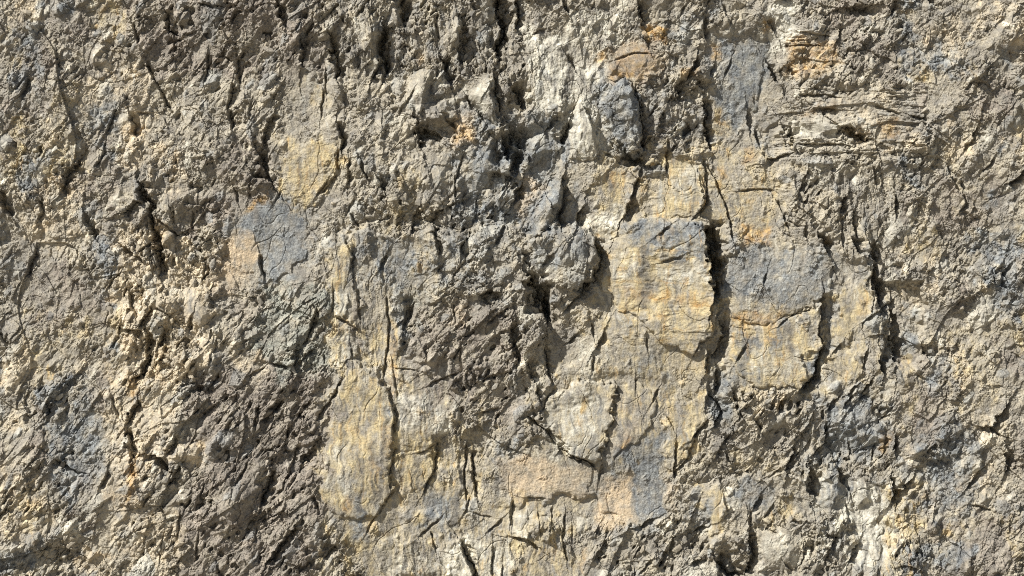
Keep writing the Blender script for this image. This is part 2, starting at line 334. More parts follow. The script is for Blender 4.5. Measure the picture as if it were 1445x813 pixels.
for big in (3, 2, 1):
    for _ in range({3: 70, 2: 680, 1: 2600}[big]):
        u = rw.uniform(-60, 1505); v = rw.uniform(-60, 870)
        g = at(rough, u, v)
        if g < .46 + .2 * rw.random(): continue
        d_, v_, h_ = at(diag, u, v), at(vert, u, v), at(horiz, u, v)
        q = rw.random()
        if h_ > .5: a0 = math.radians(rw.gauss(-4, 8)); an = 2.4
        elif q < d_: a0 = math.radians(rw.gauss(-52, 13)); an = 2.1
        elif q < d_ + v_ * .9: a0 = math.radians(rw.gauss(86, 12)); an = 2.4
        else: a0 = math.radians(rw.gauss(-70, 35)); an = 1.5
        R = {3: rw.uniform(20, 34), 2: rw.uniform(10, 19), 1: rw.uniform(5, 10)}[big]
        n = rw.choice([4, 5, 5, 6]); an *= rw.uniform(.8, 1.2); poly = []
        th = rw.uniform(0, 6.28)
        for k in range(n):
            t = th + (k + rw.uniform(-.3, .3)) * 2 * math.pi / n; rd = R * rw.uniform(.75, 1.15)
            px, py = rd * math.cos(t) * math.sqrt(an), rd * math.sin(t) / math.sqrt(an)
            poly.append((u + px * math.cos(a0) - py * math.sin(a0), v + px * math.sin(a0) + py * math.cos(a0)))
        off = R * rw.uniform(.05, .45) / math.sqrt(an)
        apex = (u + off * .75 + rw.uniform(-.25, .25) * R, v + off * .66 + rw.uniform(-.25, .25) * R)
        wedge(poly, apex, R * rw.uniform(.25, .55) * (1.15 - .18 * big), rw.uniform(.35, 1.0), rw.uniform(-.35, .35), rw.choice([0, 0, 0, 0, 0, .5]), rw.choice([0, 0, 0, 0, 0, .5]))
for poly, apex, h in [
    ([(582,104),(612,92),(606,130),(592,166),(560,158),(572,130)],(598,125),13), ([(656,132),(690,106),(697,140),(701,174),(683,166)],(694,142),11), ([(842,112),(868,106),(895,121),(904,168),(906,212),(880,216),(858,182),(846,150)],(886,140),16),
    ([(800,178),(822,130),(838,156),(846,192),(842,222),(806,224)],(832,180),12), ([(586,150),(628,140),(646,166),(600,178),(584,198)],(608,168),13), ([(640,120),(668,150),(684,170),(650,178)],(664,164),8), ([(745,314),(762,285),(792,254),(798,262),(791,298),(770,322),(752,336)],(786,282),12),
    ([(722,196),(770,190),(780,212),(746,238),(724,226)],(752,214),9), ([(690,232),(728,214),(732,240),(706,256)],(716,238),8), ([(500,20),(530,10),(536,60),(524,92),(506,80)],(526,58),11), ([(620,30),(650,20),(650,50),(632,80),(618,66)],(642,52),10), ([(736,340),(765,322),(800,318),(838,334),(846,362),(832,396),(806,408),(772,400),(752,372)],(800,358),8),
    ([(640,210),(700,196),(704,240),(666,284),(640,262)],(680,240),9), ([(570,246),(610,212),(640,210),(632,290),(590,296)],(615,262),8), ([(200,400),(240,385),(262,420),(240,470),(205,455)],(238,432),12), ([(250,410),(280,405),(304,440),(290,470),(262,455)],(284,446),9), ([(226,640),(250,626),(286,622),(290,642),(262,652),(238,652)],(262,640),8),
    ([(300,690),(350,660),(372,680),(352,740),(310,750)],(344,706),9), ([(1060,750),(1110,742),(1134,760),(1120,805),(1070,805)],(1108,780),8), ([(1150,676),(1182,668),(1190,700),(1170,722),(1148,710)],(1178,698),7), ([(1196,668),(1222,672),(1230,708),(1206,720)],(1220,700),8), ([(1128,166),(1176,158),(1200,184),(1150,192)],(1172,182),8), ([(1180,560),(1230,566),(1248,620),(1200,640),(1170,600)],(1222,610),10), ([(860,70),(905,54),(936,80),(930,112),(896,119)],(912,92),8),
    ([(460,80),(480,90),(486,150),(464,160),(452,120)],(478,128),8), ([(900,130),(940,120),(950,170),(920,200),(905,170)],(936,160),8)]:
    wedge(poly, apex, h * 1.35, .4)
H += F(1.25) * Hf * fineness

# ------------------------------------------------------------------ cracks, hollows and overhangs: outline, width, depth factor
CR = [
 ([(332,85),(334,112)],6),([(325,121),(322,150),(325,180)],7),([(382,168),(371,200)],9),([(425,60),(424,88)],8),([(458,100),(459,130)],4),
 ([(185,38),(190,54)],6),([(250,53),(264,47)],5),([(290,78),(287,113)],5),([(242,62),(242,76)],4),([(390,6),(394,24)],9),([(286,4),(304,6)],7),([(183,168),(187,182)],8),([(197,158),(207,158)],4),
 ([(232,20),(240,42)],8),([(205,90),(218,118),(236,150)],6),
 ([(566,0),(568,28)],13),([(538,40),(535,70),(541,95)],10),([(531,88),(525,108)],8),([(464,55),(474,103)],11),([(651,44),(649,83)],9),([(615,36),(618,52)],4),
 ([(699,-4),(709,39),(702,70)],15),([(478,182),(482,207)],8),([(583,129),(576,142),(566,155)],4),([(588,178),(592,196)],12),([(602,184),(616,192)],9),([(626,164),(637,178)],7),([(664,146),(680,168)],7),
 ([(624,86),(631,108)],10),([(722,186),(732,206)],12),([(540,108),(545,96)],6),([(455,130),(452,160)],4),([(696,110),(704,150)],7),([(668,100),(674,108)],5),
 ([(728,6),(731,30)],12),([(900,12),(905,28)],10),([(796,8),(799,14)],7),([(906,52),(921,69)],5),([(872,82),(890,76),(911,75)],2.5),([(828,160),(832,172),(839,188)],7),([(800,178),(795,192)],9),([(783,164),(774,178)],7),
 ([(895,132),(902,158),(907,180),(906,208)],7),([(936,162),(932,174)],6),([(958,120),(955,136)],8),([(979,86),(974,104)],8),([(995,26),(996,49)],6),([(966,8),(958,20)],3.5),([(726,130),(735,142)],13),
 ([(994,148),(998,172),(1001,198)],9),([(756,43),(762,41)],5),([(846,134),(845,144)],4),([(803,84),(808,92)],6),([(925,150),(918,160)],4),
 ([(1008,92),(1005,102)],5),([(1032,84),(1026,100)],4),([(1186,42),(1182,58)],7),([(1210,6),(1226,5)],12),([(1090,100),(1097,112)],8),([(1135,132),(1158,133),(1181,136)],4),([(1155,153),(1178,154)],6),
 ([(1199,180),(1217,190)],12),([(1057,162),(1059,176)],6),([(1068,188),(1072,200)],6),([(1112,188),(1120,202)],8),([(1127,44),(1170,49)],3),([(1127,62),(1160,62)],3),([(1114,205),(1150,203),(1196,205)],5),([(1088,30),(1092,38)],7),
 ([(1022,10),(1030,30)],5),([(1240,150),(1264,160)],4),([(1262,4),(1258,14)],6),
 ([(202,270),(212,298),(220,340),(226,382)],11),([(230,315),(250,328)],7),([(241,296),(243,312)],5),([(364,222),(368,234)],10),([(366,250),(376,260)],10),([(180,295),(194,288)],8),([(366,365),(371,387)],6),
 ([(393,273),(388,282)],3),([(458,258),(448,272)],5),([(289,372),(287,390)],5),([(288,284),(283,292)],4),([(271,302),(270,318)],5),([(330,270),(334,282)],4),([(352,262),(350,274)],4),([(180,352),(196,366)],8),
 ([(476,218),(476,237)],4.5),([(492,232),(491,253)],7),([(472,249),(456,268)],5),([(506,220),(512,236),(518,253)],5),([(713,200),(716,212)],14),([(725,222),(722,236)],8),([(698,246),(719,249)],7),
 ([(616,301),(630,294),(642,287)],6),([(641,252),(642,285)],3),([(672,284),(670,304)],3.5),([(588,301),(581,325)],7),([(612,331),(616,352)],10),([(660,334),(653,356)],8),([(542,366),(537,374)],6),([(498,368),(495,378)],5),
 ([(489,342),(497,361)],4),([(655,369),(643,387)],4.5),([(536,255),(541,266)],7),([(497,284),(490,296)],4),([(496,306),(504,316)],6),([(652,222),(643,254)],4),([(680,318),(690,328)],5),([(710,322),(700,340)],5),
 ([(727,224),(722,238)],8),([(732,266),(726,280)],11),([(796,258),(794,276),(790,298)],8),([(783,300),(788,312)],9),([(819,300),(813,316)],8),([(858,218),(864,221)],5),([(890,216),(900,224)],11),([(942,198),(940,240)],4),
 ([(904,240),(898,262),(892,276)],5),([(887,288),(882,300)],10),([(994,228),(998,260),(996,288),(981,304)],5),([(940,322),(931,329)],4),([(1000,330),(1004,352),(1003,376)],19),([(841,345),(848,365),(836,396),(818,407)],8),([(776,362),(768,370)],6),([(938,368),(955,362)],4),
 ([(752,402),(762,424),(764,446)],17),([(768,420),(772,440)],10),([(740,360),(744,372)],6),
 ([(1000,236),(1012,256),(1021,280),(1030,310),(1034,336)],5),([(1098,287),(1106,300),(1111,318)],5),([(1117,313),(1126,319),(1135,318)],3),([(1137,322),(1138,332)],5),([(1157,336),(1163,348)],11),([(1191,280),(1187,292)],7),
 ([(1186,306),(1189,346)],4),([(1138,244),(1131,268)],6),([(1208,344),(1218,356)],9),([(1228,350),(1232,362)],8),([(1233,380),(1235,394),(1239,410)],9),([(1110,217),(1090,224)],7),([(1261,282),(1262,300)],6),([(1001,380),(1006,412)],9),([(1015,388),(1017,400)],5),
 ([(1050,268),(1068,266),(1088,267)],3),([(1204,300),(1208,330)],6),([(1232,240),(1236,260)],5),([(1080,390),(1078,396)],4),
 ([(208,478),(209,508),(196,526)],13),([(231,470),(227,484)],8),([(184,466),(196,468)],8),([(305,484),(299,505)],5),([(356,528),(371,518)],4),([(392,513),(404,514)],7),([(417,496),(415,510)],8),([(437,498),(430,504)],6),
 ([(446,440),(440,460),(429,482)],6),([(386,574),(376,588)],8),([(396,567),(388,578)],6),([(364,578),(361,594)],6),([(336,576),(328,586)],4),([(434,568),(424,582)],6),([(333,524),(340,530)],4),([(304,532),(294,546)],6),([(258,543),(272,541)],4),
 ([(270,448),(266,458)],6),([(185,418),(190,440)],7),([(226,434),(234,440)],6),([(190,572),(182,590)],9),([(210,440),(202,455)],8),([(250,440),(240,448)],4),
 ([(470,412),(469,436)],3),([(480,450),(490,455),(503,463)],5),([(504,413),(508,448)],3),([(545,425),(549,460),(547,490),(542,526)],4),([(496,497),(498,513)],3),([(456,500),(457,510)],3.5),([(553,510),(560,556)],2),([(561,519),(584,522)],2.2),
 ([(545,545),(552,562),(557,585),(556,606)],5),([(479,540),(466,566),(450,588)],5),([(684,415),(698,414)],9),([(686,426),(692,432)],7),([(704,442),(694,450)],6),([(724,460),(727,505)],9),([(610,541),(626,534),(640,527)],4),([(684,535),(694,531)],5),
 ([(684,580),(698,576)],5),([(649,497),(649,506)],3.5),([(639,432),(641,448)],3.5),([(574,438),(570,462)],6),([(582,430),(578,446)],5),([(590,460),(600,470)],4),
 ([(823,403),(818,418),(802,432)],7),([(769,492),(771,510),(776,536)],6),([(746,518),(752,532)],8),([(813,473),(804,480)],5),([(834,460),(836,470)],5),([(849,475),(843,486)],7),([(837,506),(835,518)],5),([(999,480),(986,484),(977,502)],2.4),
 ([(911,480),(912,490)],3),([(926,552),(921,562)],4),([(896,538),(896,546)],3),([(751,591),(768,604),(780,622),(790,632),(806,640),(823,647),(832,656)],6),([(996,594),(980,611)],5),([(943,592),(948,602)],3),([(997,500),(995,518)],6),
 ([(758,550),(762,568)],5),([(751,575),(753,585)],3),([(780,550),(772,560)],2),
 ([(1009,398),(1004,422)],8),([(1017,456),(1022,474),(1010,498)],9),([(1008,528),(1009,546)],8),([(1101,457),(1119,444),(1142,436)],3),([(1160,420),(1160,449),(1155,467),(1161,492)],6),([(1157,500),(1150,532),(1131,546)],9),([(1184,488),(1178,496)],5),
 ([(1232,402),(1240,424)],9),([(1260,424),(1244,436),(1226,448)],4),([(1258,446),(1261,500)],12),([(1226,538),(1218,550)],7),([(1206,546),(1198,552)],6),([(1221,500),(1218,514)],5),([(1048,492),(1041,504)],4),([(1034,558),(1040,574),(1048,590)],5),
 ([(1002,558),(1012,570),(1018,580),(1009,596)],7),([(1065,594),(1070,604)],6),([(1104,564),(1098,576)],5),([(1240,508),(1242,524)],9),([(1180,560),(1170,574)],5),([(1200,560),(1190,572)],5),([(1070,578),(1076,574)],3),
 ([(405,606),(400,624)],6),([(224,646),(238,658)],11),([(183,622),(187,640)],11),([(419,634),(408,668),(400,688),(380,707)],5),([(380,676),(373,704)],10),([(438,634),(428,652)],9),([(413,748),(400,766),(386,785)],9),
 ([(289,686),(287,700)],4),([(269,704),(265,716)],4),([(232,718),(236,726)],4),([(256,728),(252,757)],5),([(348,656),(342,668)],4),([(340,670),(336,678)],4),([(444,704),(448,714)],5),([(310,800),(314,812)],5),([(372,776),(365,784)],5),([(363,746),(362,760)],3),
 ([(246,618),(238,634)],8),([(252,662),(246,676)],8),([(233,756),(228,790)],3),([(282,756),(278,790)],3),
 ([(557,634),(550,668),(551,684)],4),([(554,692),(536,717),(519,747)],3),([(616,627),(615,660),(599,690)],5),([(657,628),(654,680),(657,701)],5),([(666,645),(672,695)],6),([(661,708),(656,720)],4),([(653,772),(664,794),(671,816)],8),
 ([(695,775),(695,810)],4.5),([(721,712),(720,737)],4),([(704,735),(693,745)],4),([(708,802),(707,816)],4),([(674,724),(690,728)],2),([(592,637),(604,634),(615,626)],2),([(609,754),(613,770)],4),([(595,753),(606,744),(616,734)],3),([(470,770),(462,784)],6),([(466,756),(458,770)],5),
 ([(848,658),(845,674)],4),([(906,738),(915,734)],6),([(852,767),(841,785)],6),([(953,628),(950,668)],4.5),([(950,668),(968,647),(977,622)],4),([(992,601),(980,612)],5),([(731,757),(742,758),(755,768)],6),([(723,710),(723,738)],3),([(796,730),(794,756),(798,786)],4),
 ([(759,726),(761,750)],2.4),([(948,762),(945,774)],6),([(925,766),(930,771)],5),([(936,780),(931,792)],6),([(983,746),(991,743)],6),([(990,786),(980,792)],6),([(915,792),(906,802)],5),([(746,701),(766,702)],2),([(778,720),(777,735)],3),([(806,745),(806,760)],3),
 ([(1168,606),(1168,626),(1150,638)],6),([(1116,640),(1110,664)],8),([(1142,668),(1145,692)],11),([(1184,668),(1190,680)],10),([(1016,678),(1025,692)],3),([(1022,710),(1024,718)],4),([(1069,705),(1064,713)],6),([(1089,713),(1078,731)],3),
 ([(1057,726),(1057,754)],3.5),([(1057,762),(1061,784),(1052,804)],10),([(1018,796),(1036,812)],16),([(1258,682),(1260,696)],8),([(1194,715),(1197,732)],3),([(1136,770),(1129,793)],3),([(1108,796),(1114,803)],4),([(1178,758),(1173,768)],6),([(1206,773),(1200,786)],7),
 ([(1261,618),(1262,636)],7),([(1197,627),(1200,646)],4),([(1233,630),(1230,644)],5),([(1025,616),(1012,638)],4),([(1024,644),(1029,652)],5),([(1100,660),(1090,668)],3),
]
# beyond the charted part the face goes on in the same manner
r2 = random.Random(5)
def stray(u0, u1, v0, v1, n):
    for _ in range(n):
        u = r2.uniform(u0, u1); v = r2.uniform(v0, v1); a = math.radians(r2.choice([95, 100, 120, 125, 60, 15]) + r2.uniform(-15, 15))
        L = r2.uniform(10, 34); w = r2.choice([3, 4, 5, 6, 7, 9])
        p = [(u, v), (u + L * .5 * math.cos(a) + r2.uniform(-4, 4), v + L * .5 * math.sin(a)), (u + L * math.cos(a), v + L * math.sin(a))]
        CR.append((p, w))
stray(-60, 172, -20, 880, 26); stray(1275, 1510, -20, 880, 26); stray(180, 1264, -70, -12, 18); stray(180, 1264, 830, 880, 14)

Jn = fbm(U / 11, V / 11, 2, 303)
LX, LY = -.75, -.66           # towards the sun, on the face
for item in CR:
    pts, w = item[0], item[1] * (.55 if item[1] <= 5 else .72 if item[1] < 8 else .92)
    pad = 4 * w + 22
    sl = window(min(p[0] for p in pts) - pad, min(p[1] for p in pts) - pad, max(p[0] for p in pts) + pad, max(p[1] for p in pts) + pad)
    k = min(3.2, .9 + w * .25)
    x = U[sl] + F(k) * Jw[sl] + F(.5 * w) * W1u[sl]; y = V[sl] + F(k) * Jv[sl] + F(.5 * w) * W1v[sl]
    best = np.full(x.shape, 1e9, F); sd = np.zeros(x.shape, F); tt = np.zeros(x.shape, F)
    n = len(pts) - 1
    for q in range(n):
        (ax, ay), (bx, by) = pts[q], pts[q + 1]
        ex, ey = bx - ax, by - ay; L = math.hypot(ex, ey) + 1e-6
        nx, ny = -ey / L, ex / L
        if nx * LX + ny * LY < 0: nx, ny = -nx, -ny
        t = np.clip(((x - ax) * ex + (y - ay) * ey) / (L * L), 0, 1)
        d = np.hypot(x - ax - t * ex, y - ay - t * ey)
        m = d < best
        best = np.where(m, d, best); sd = np.where(m, (x - ax) * nx + (y - ay) * ny, sd); tt = np.where(m, (q + t) / n, tt)
    end = F(.45) + F(.55) * np.sin(np.pi * np.clip(tt, .04, .96)) ** F(.6)
    wl = F(w * .40) * end * (1 + F(.6) * Jn[sl]) - F(.1)
    D = 2.0 * w + 2.5
    ltot = sum(math.hypot(pts[q + 1][0] - pts[q][0], pts[q + 1][1] - pts[q][1]) for q in range(n))
    slit = 1.0 if ltot > 3 * w + 22 else .7
    run = F(1.3 * w + 1.5) * (1 + F(.4) * Jn[sl])
    scoop = F(1.6 * w + 2.5) * sm(1.2, -.8, sd) * np.clip(1 + sd / run, 0, 1) * sm(F(w * .9 + 4), F(w * .2), np.sqrt(np.clip(best * best - np.minimum(sd, 0) ** 2, 0, None))) * (sd > -run)
    notch = np.maximum(F(slit) * D * sm(1.0, -.6, best - wl * F(.8)), scoop)
    near = np.exp(-np.clip(best, 0, 999) / F(w * 1.2 + 5))
    A = .55 * w + .6
    lip = np.where(sd > 0, F(A) * np.exp(-np.clip(sd, 0, 999) / F(2.0 * w + 6)), F(-.55 * A) * np.exp(np.clip(sd, -999, 0) / F(1.6 * w + 4))) * np.sqrt(near)
    H[sl] += lip - notch

# the face leans back to a flat top far above the frame
top = np.clip(-560 - V, 0, None)
H -= top * F(14)
H = H.astype(F)

# ------------------------------------------------------------------ what the rock is made of, as masks
def zero(): return np.zeros(U.shape, F)
ochre, blue, pale, peach, rust, brown, cream, stain, green = [zero() for _ in range(9)]
def P(f, items, soft=15, warp=15):
    for poly, val in items: paint(f, poly, val, soft, warp)
P(ochre, [
 ([(390,192),(470,190),(485,240),(442,290),(395,288)],.75), ([(418,108),(462,112),(462,150),(425,148)],.45), ([(466,345),(495,343),(494,410),(466,412)],.9), ([(470,410),(492,410),(500,515),(464,510)],.8),
 ([(515,468),(545,455),(548,530),(512,520)],.85), ([(549,400),(559,400),(560,520),(549,520)],.8), ([(482,520),(500,516),(545,550),(555,600),(555,680),(520,722),(460,712),(465,620)],.8), ([(470,700),(500,700),(495,735),(470,730)],.5),
 ([(556,600),(626,620),(640,680),(600,696),(555,690)],.75), ([(560,520),(590,525),(580,580),(560,570)],.55), ([(862,345),(985,345),(1003,375),(1010,430),(985,488),(940,482),(880,432),(850,405)],.85), ([(940,215),(988,213),(996,270),(985,308),(912,305),(930,258)],.9),
 ([(838,225),(880,225),(886,280),(870,318),(832,312)],.6), ([(1028,452),(1110,442),(1155,470),(1142,540),(1060,545),(1028,520)],.85), ([(1178,412),(1230,388),(1235,440),(1190,492),(1172,480)],.7), ([(1195,480),(1222,478),(1218,540),(1192,546)],.7), ([(1140,430),(1160,425),(1158,520),(1140,530)],.5),
 ([(778,560),(830,530),(845,600),(835,648),(775,604)],.55), ([(866,560),(920,560),(915,600),(868,640)],.4), ([(936,560),(1000,558),(985,620),(955,664),(934,642)],.8), ([(718,742),(772,752),(782,820),(718,820)],.65), ([(788,736),(806,740),(806,820),(786,820)],.6), ([(840,430),(900,440),(940,500),(930,545),(850,545)],.35),
 ([(545,755),(562,757),(566,820),(540,820)],.6), ([(562,765),(640,770),(640,820),(560,820)],.35), ([(988,690),(1026,684),(1026,742),(1000,756)],.85), ([(1240,690),(1300,660),(1310,830),(1232,830)],.65), ([(674,735),(692,735),(690,820),(674,820)],.7), ([(1000,230),(1040,250),(1040,320),(1000,320)],.55), ([(1040,225),(1080,220),(1100,280),(1050,270)],.5), ([(1005,150),(1030,150),(1030,220),(1000,225)],.6), ([(1080,710),(1125,690),(1125,740),(1085,745)],.55),
 ([(590,350),(620,345),(615,400),(585,390)],.45), ([(480,320),(560,280),(620,290),(590,320),(500,335)],.4), ([(560,230),(600,240),(600,290),(560,290)],.4), ([(1110,240),(1140,290),(1180,300),(1120,310)],.3), ([(960,270),(985,270),(985,305),(960,305)],.3), ([(1170,730),(1215,730),(1215,790),(1170,780)],.35), ([(1010,640),(1100,640),(1100,665),(1010,668)],.35), ([(640,630),(656,625),(650,690),(636,690)],.6), ([(955,700),(975,700),(985,745),(950,740)],.25), ([(900,400),(1012,408),(1012,432),(900,425)],.5),
 ([(60,120),(120,100),(130,260),(70,280)],.25), ([(20,430),(90,420),(100,560),(30,590)],.25), ([(1330,150),(1390,140),(1400,300),(1340,320)],.2), ([(1310,470),(1400,450),(1420,600),(1330,620)],.3)])
P(blue, [
 ([(328,302),(380,276),(420,285),(440,330),(412,392),(374,402),(358,350),(318,334)],.8), ([(508,336),(580,330),(602,360),(562,432),(520,385)],.6), ([(556,420),(576,420),(580,500),(560,500)],.5), ([(700,180),(800,180),(795,255),(700,255)],.7), ([(838,110),(896,116),(907,180),(892,218),(858,192)],1), ([(890,304),(985,318),(1002,350),(985,372),(920,352),(880,330)],.9),
 ([(1008,48),(1082,58),(1092,110),(1060,172),(1030,190),(1003,122)],.65), ([(1030,340),(1180,360),(1172,412),(1120,432),(1018,432)],.6), ([(866,640),(932,606),(936,720),(914,745),(893,662)],1), ([(1044,466),(1062,480),(1060,535),(1042,535)],.9), ([(1084,476),(1103,474),(1102,500),(1084,500)],.9), ([(1092,452),(1104,452),(1102,476),(1094,476)],.7), ([(1030,675),(1100,680),(1090,722),(1040,722)],.6), ([(1150,668),(1205,668),(1195,722),(1150,716)],.6),
 ([(1158,556),(1232,566),(1256,640),(1168,652)],.85), ([(498,690),(518,690),(516,772),(498,770)],.8), ([(600,696),(650,696),(640,748),(596,744)],.75), ([(1000,515),(1032,520),(1034,600),(1000,600)],.7), ([(690,618),(735,615),(740,650),(700,662)],.6), ([(560,60),(600,60),(590,110),(550,110)],.3), ([(640,245),(720,240),(720,330),(640,320)],.55), ([(720,340),(800,322),(840,340),(840,370),(740,380)],.55), ([(620,330),(700,330),(690,400),(620,390)],.5), ([(540,240),(575,236),(575,262),(540,262)],.5), ([(600,235),(640,225),(640,290),(605,290)],.4), ([(1165,425),(1178,430),(1176,495),(1160,500)],.8), ([(1130,500),(1160,500),(1155,545),(1135,545)],.7), ([(760,330),(800,300),(800,330)],.6), ([(1012,360),(1026,360),(1022,450),(1012,450)],.4), ([(840,610),(870,600),(880,650),(845,645)],.35), ([(960,700),(1000,700),(995,750),(960,750)],.6), ([(970,150),(1000,150),(1000,200),(960,200)],.4), ([(740,160),(780,170),(770,200),(730,200)],.5), ([(1056,180),(1100,185),(1090,225),(1060,220)],.5), ([(520,550),(545,555),(552,580),(538,590)],.4), ([(995,0),(1025,0),(1020,30),(990,30)],.4), ([(940,30),(985,20),(990,50),(950,60)],.6), ([(1226,440),(1250,440),(1248,500),(1226,470)],.5), ([(870,490),(935,490),(935,530),(880,530)],.4),
 ([(60,560),(140,550),(150,680),(80,690)],.6), ([(10,40),(60,30),(70,140),(20,150)],.5), ([(1290,620),(1380,600),(1380,720),(1300,740)],.6), ([(1380,330),(1440,320),(1440,440),(1390,430)],.7)])
P(pale, [
 ([(738,40),(800,45),(805,170),(755,172)],.75), ([(800,120),(850,125),(852,222),(805,225)],.7), ([(800,20),(890,0),(880,60),(810,100)],.5), ([(1088,0),(1140,0),(1125,75),(1070,80)],.7), ([(652,130),(692,108),(700,172),(680,165)],.6), ([(820,295),(880,300),(860,340),(800,335)],.65), ([(560,560),(640,570),(660,620),(570,610)],.5), ([(735,340),(840,335),(840,400),(750,395)],.35), ([(1110,165),(1200,165),(1215,205),(1110,205)],.5), ([(1130,220),(1200,215),(1180,270),(1130,270)],.35), ([(1210,690),(1242,690),(1242,792),(1212,792)],.8), ([(1150,666),(1180,666),(1180,720),(1155,720)],.6), ([(1190,680),(1215,670),(1212,720),(1196,720)],.7), ([(630,758),(660,760),(665,815),(630,815)],.7), ([(560,150),(610,100),(612,140),(600,170)],.4), ([(810,480),(860,480),(850,545),(800,540)],.45), ([(1060,345),(1180,365),(1172,408),(1060,420)],.35), ([(660,320),(730,310),(730,345),(670,345)],.4), ([(1075,745),(1130,745),(1125,800),(1070,810)],.45), ([(700,775),(722,760),(720,815),(698,815)],.5), ([(470,412),(492,412),(492,452),(472,452)],.6), ([(722,716),(745,716),(746,758),(724,756)],.6), ([(1000,80),(1040,70),(1035,140),(1005,140)],.3), ([(1070,55),(1110,60),(1100,100),(1075,100)],.4), ([(1215,30),(1264,20),(1264,45),(1215,50)],.5), ([(560,480),(580,480),(600,560),(570,560)],.4), ([(960,795),(1016,790),(1012,820),(960,820)],.5), ([(775,560),(832,535),(846,600),(830,645),(780,605)],.55)])
P(cream, [
 ([(150,330),(235,310),(300,360),(310,480),(262,560),(150,560)],.75), ([(170,90),(205,90),(215,160),(200,240),(170,240)],.8), ([(150,560),(250,560),(235,650),(210,720),(150,720)],.6), ([(226,628),(286,620),(290,648),(240,655)],1), ([(180,720),(260,715),(270,813),(180,813)],.6), ([(200,190),(270,200),(260,290),(190,280)],.4), ([(330,505),(375,495),(370,530),(335,530)],.6), ([(1170,110),(1264,130),(1264,220),(1200,210)],.35), ([(1110,64),(1130,60),(1130,110),(1110,110)],.5), ([(930,635),(934,635),(934,640),(930,640)],.5), ([(1060,548),(1130,552),(1110,575),(1050,570)],.6), ([(270,440),(310,430),(305,500),(270,500)],.5), ([(560,680),(595,685),(590,705),(560,700)],.6), ([(20,250),(110,240),(150,330),(60,360)],.5), ([(0,640),(60,660),(60,790),(0,800)],.5), ([(1300,30),(1370,50),(1350,120),(1290,110)],.4)])
P(peach, [
 ([(308,340),(355,330),(366,370),(332,398),(304,382)],.9), ([(698,648),(770,640),(800,690),(716,702)],.8), ([(770,660),(835,665),(835,705),(780,700)],.45), ([(852,672),(892,668),(898,735),(840,742)],.95), ([(300,380),(345,390),(330,420),(296,410)],.5), ([(640,160),(665,165),(668,205),(636,205)],.6), ([(640,430),(665,425),(655,460),(635,460)],.4), ([(740,250),(770,255),(745,300),(728,300)],.5), ([(860,555),(880,560),(878,640),(862,640)],.3), ([(940,680),(960,680),(955,710),(936,700)],.4), ([(870,600),(895,600),(890,622),(868,622)],.35)], 9, 10)
P(rust, [
 ([(908,36),(946,40),(941,60),(913,57)],1), ([(864,96),(900,102),(900,114),(862,108)],.8), ([(1112,50),(1182,60),(1188,90),(1152,112),(1113,102)],.55), ([(640,178),(666,176),(664,202),(640,200)],.55), ([(1078,22),(1094,28),(1092,40),(1080,40)],.7), ([(1045,318),(1092,322),(1084,346),(1046,344)],.7), ([(846,74),(858,70),(852,88),(843,86)],.8), ([(1010,60),(1018,62),(1016,82),(1008,80)],.8), ([(1194,180),(1222,184),(1218,192),(1196,192)],.6), ([(1163,336),(1174,336),(1172,346),(1162,346)],.7), ([(960,95),(985,95),(982,112),(960,110)],.5), ([(1052,206),(1066,206),(1064,232),(1052,230)],.55), ([(1012,236),(1024,236),(1022,252),(1012,250)],.6), ([(345,295),(360,280),(376,272),(378,276),(362,290),(350,300)],.8), ([(1020,440),(1105,440),(1105,452),(1040,460)],.5), ([(880,408),(930,412),(1000,425),(1000,432),(930,424),(880,416)],.55), ([(540,600),(558,600),(556,640),(545,640)],.4), ([(488,700),(500,705),(492,722),(482,716)],.6), ([(184,660),(196,640),(194,690),(184,705)],.8), ([(180,525),(195,530),(200,560),(182,555)],.6), ([(880,615),(890,620),(880,635),(872,632)],.7), ([(822,768),(828,770),(826,805),(818,800)],.5), ([(1240,610),(1256,606),(1252,640),(1240,636)],.6), ([(585,74),(598,78),(596,92),(584,90)],.4), ([(182,180),(200,178),(198,186),(182,186)],.6), ([(1240,172),(1264,170),(1264,202),(1244,200)],.55), ([(1122,160),(1180,146),(1180,156),(1160,158)],.4), ([(1078,455),(1092,450),(1094,480),(1076,484)],.5), ([(548,470),(558,470),(558,560),(550,560)],.4), ([(850,740),(880,735),(880,745),(850,748)],.3)], 5, 6)
P(brown, [
 ([(280,530),(400,505),(470,560),(458,820),(255,820),(270,660)],.75), (box(190, -40, 460, 100), .6), ([(300,190),(390,190),(380,330),(260,340)],.65), ([(560,430),(740,430),(740,610),(640,625),(570,560)],.5), ([(1125,-20),(1290,-20),(1290,130),(1200,120)],.5), ([(864,70),(905,54),(936,78),(930,112),(862,108)],.9), (box(490, 425, 512, 520), .6), ([(900,170),(945,165),(940,210),(900,300),(885,290)],.6), ([(500,640),(545,640),(535,700),(490,690)],.5), ([(865,555),(922,560),(912,600),(868,620)],.55), ([(180,240),(300,230),(300,330),(180,330)],.35), ([(330,400),(390,395),(390,470),(310,500)],.4), ([(0,0),(180,0),(180,120),(0,200)],.4), ([(1290,720),(1445,700),(1445,840),(1290,840)],.4), (box(760,748,785,813),.4), ([(590,760),(625,750),(630,820),(590,820)],.5), (box(730,430,800,560), .3)], 22, 16)
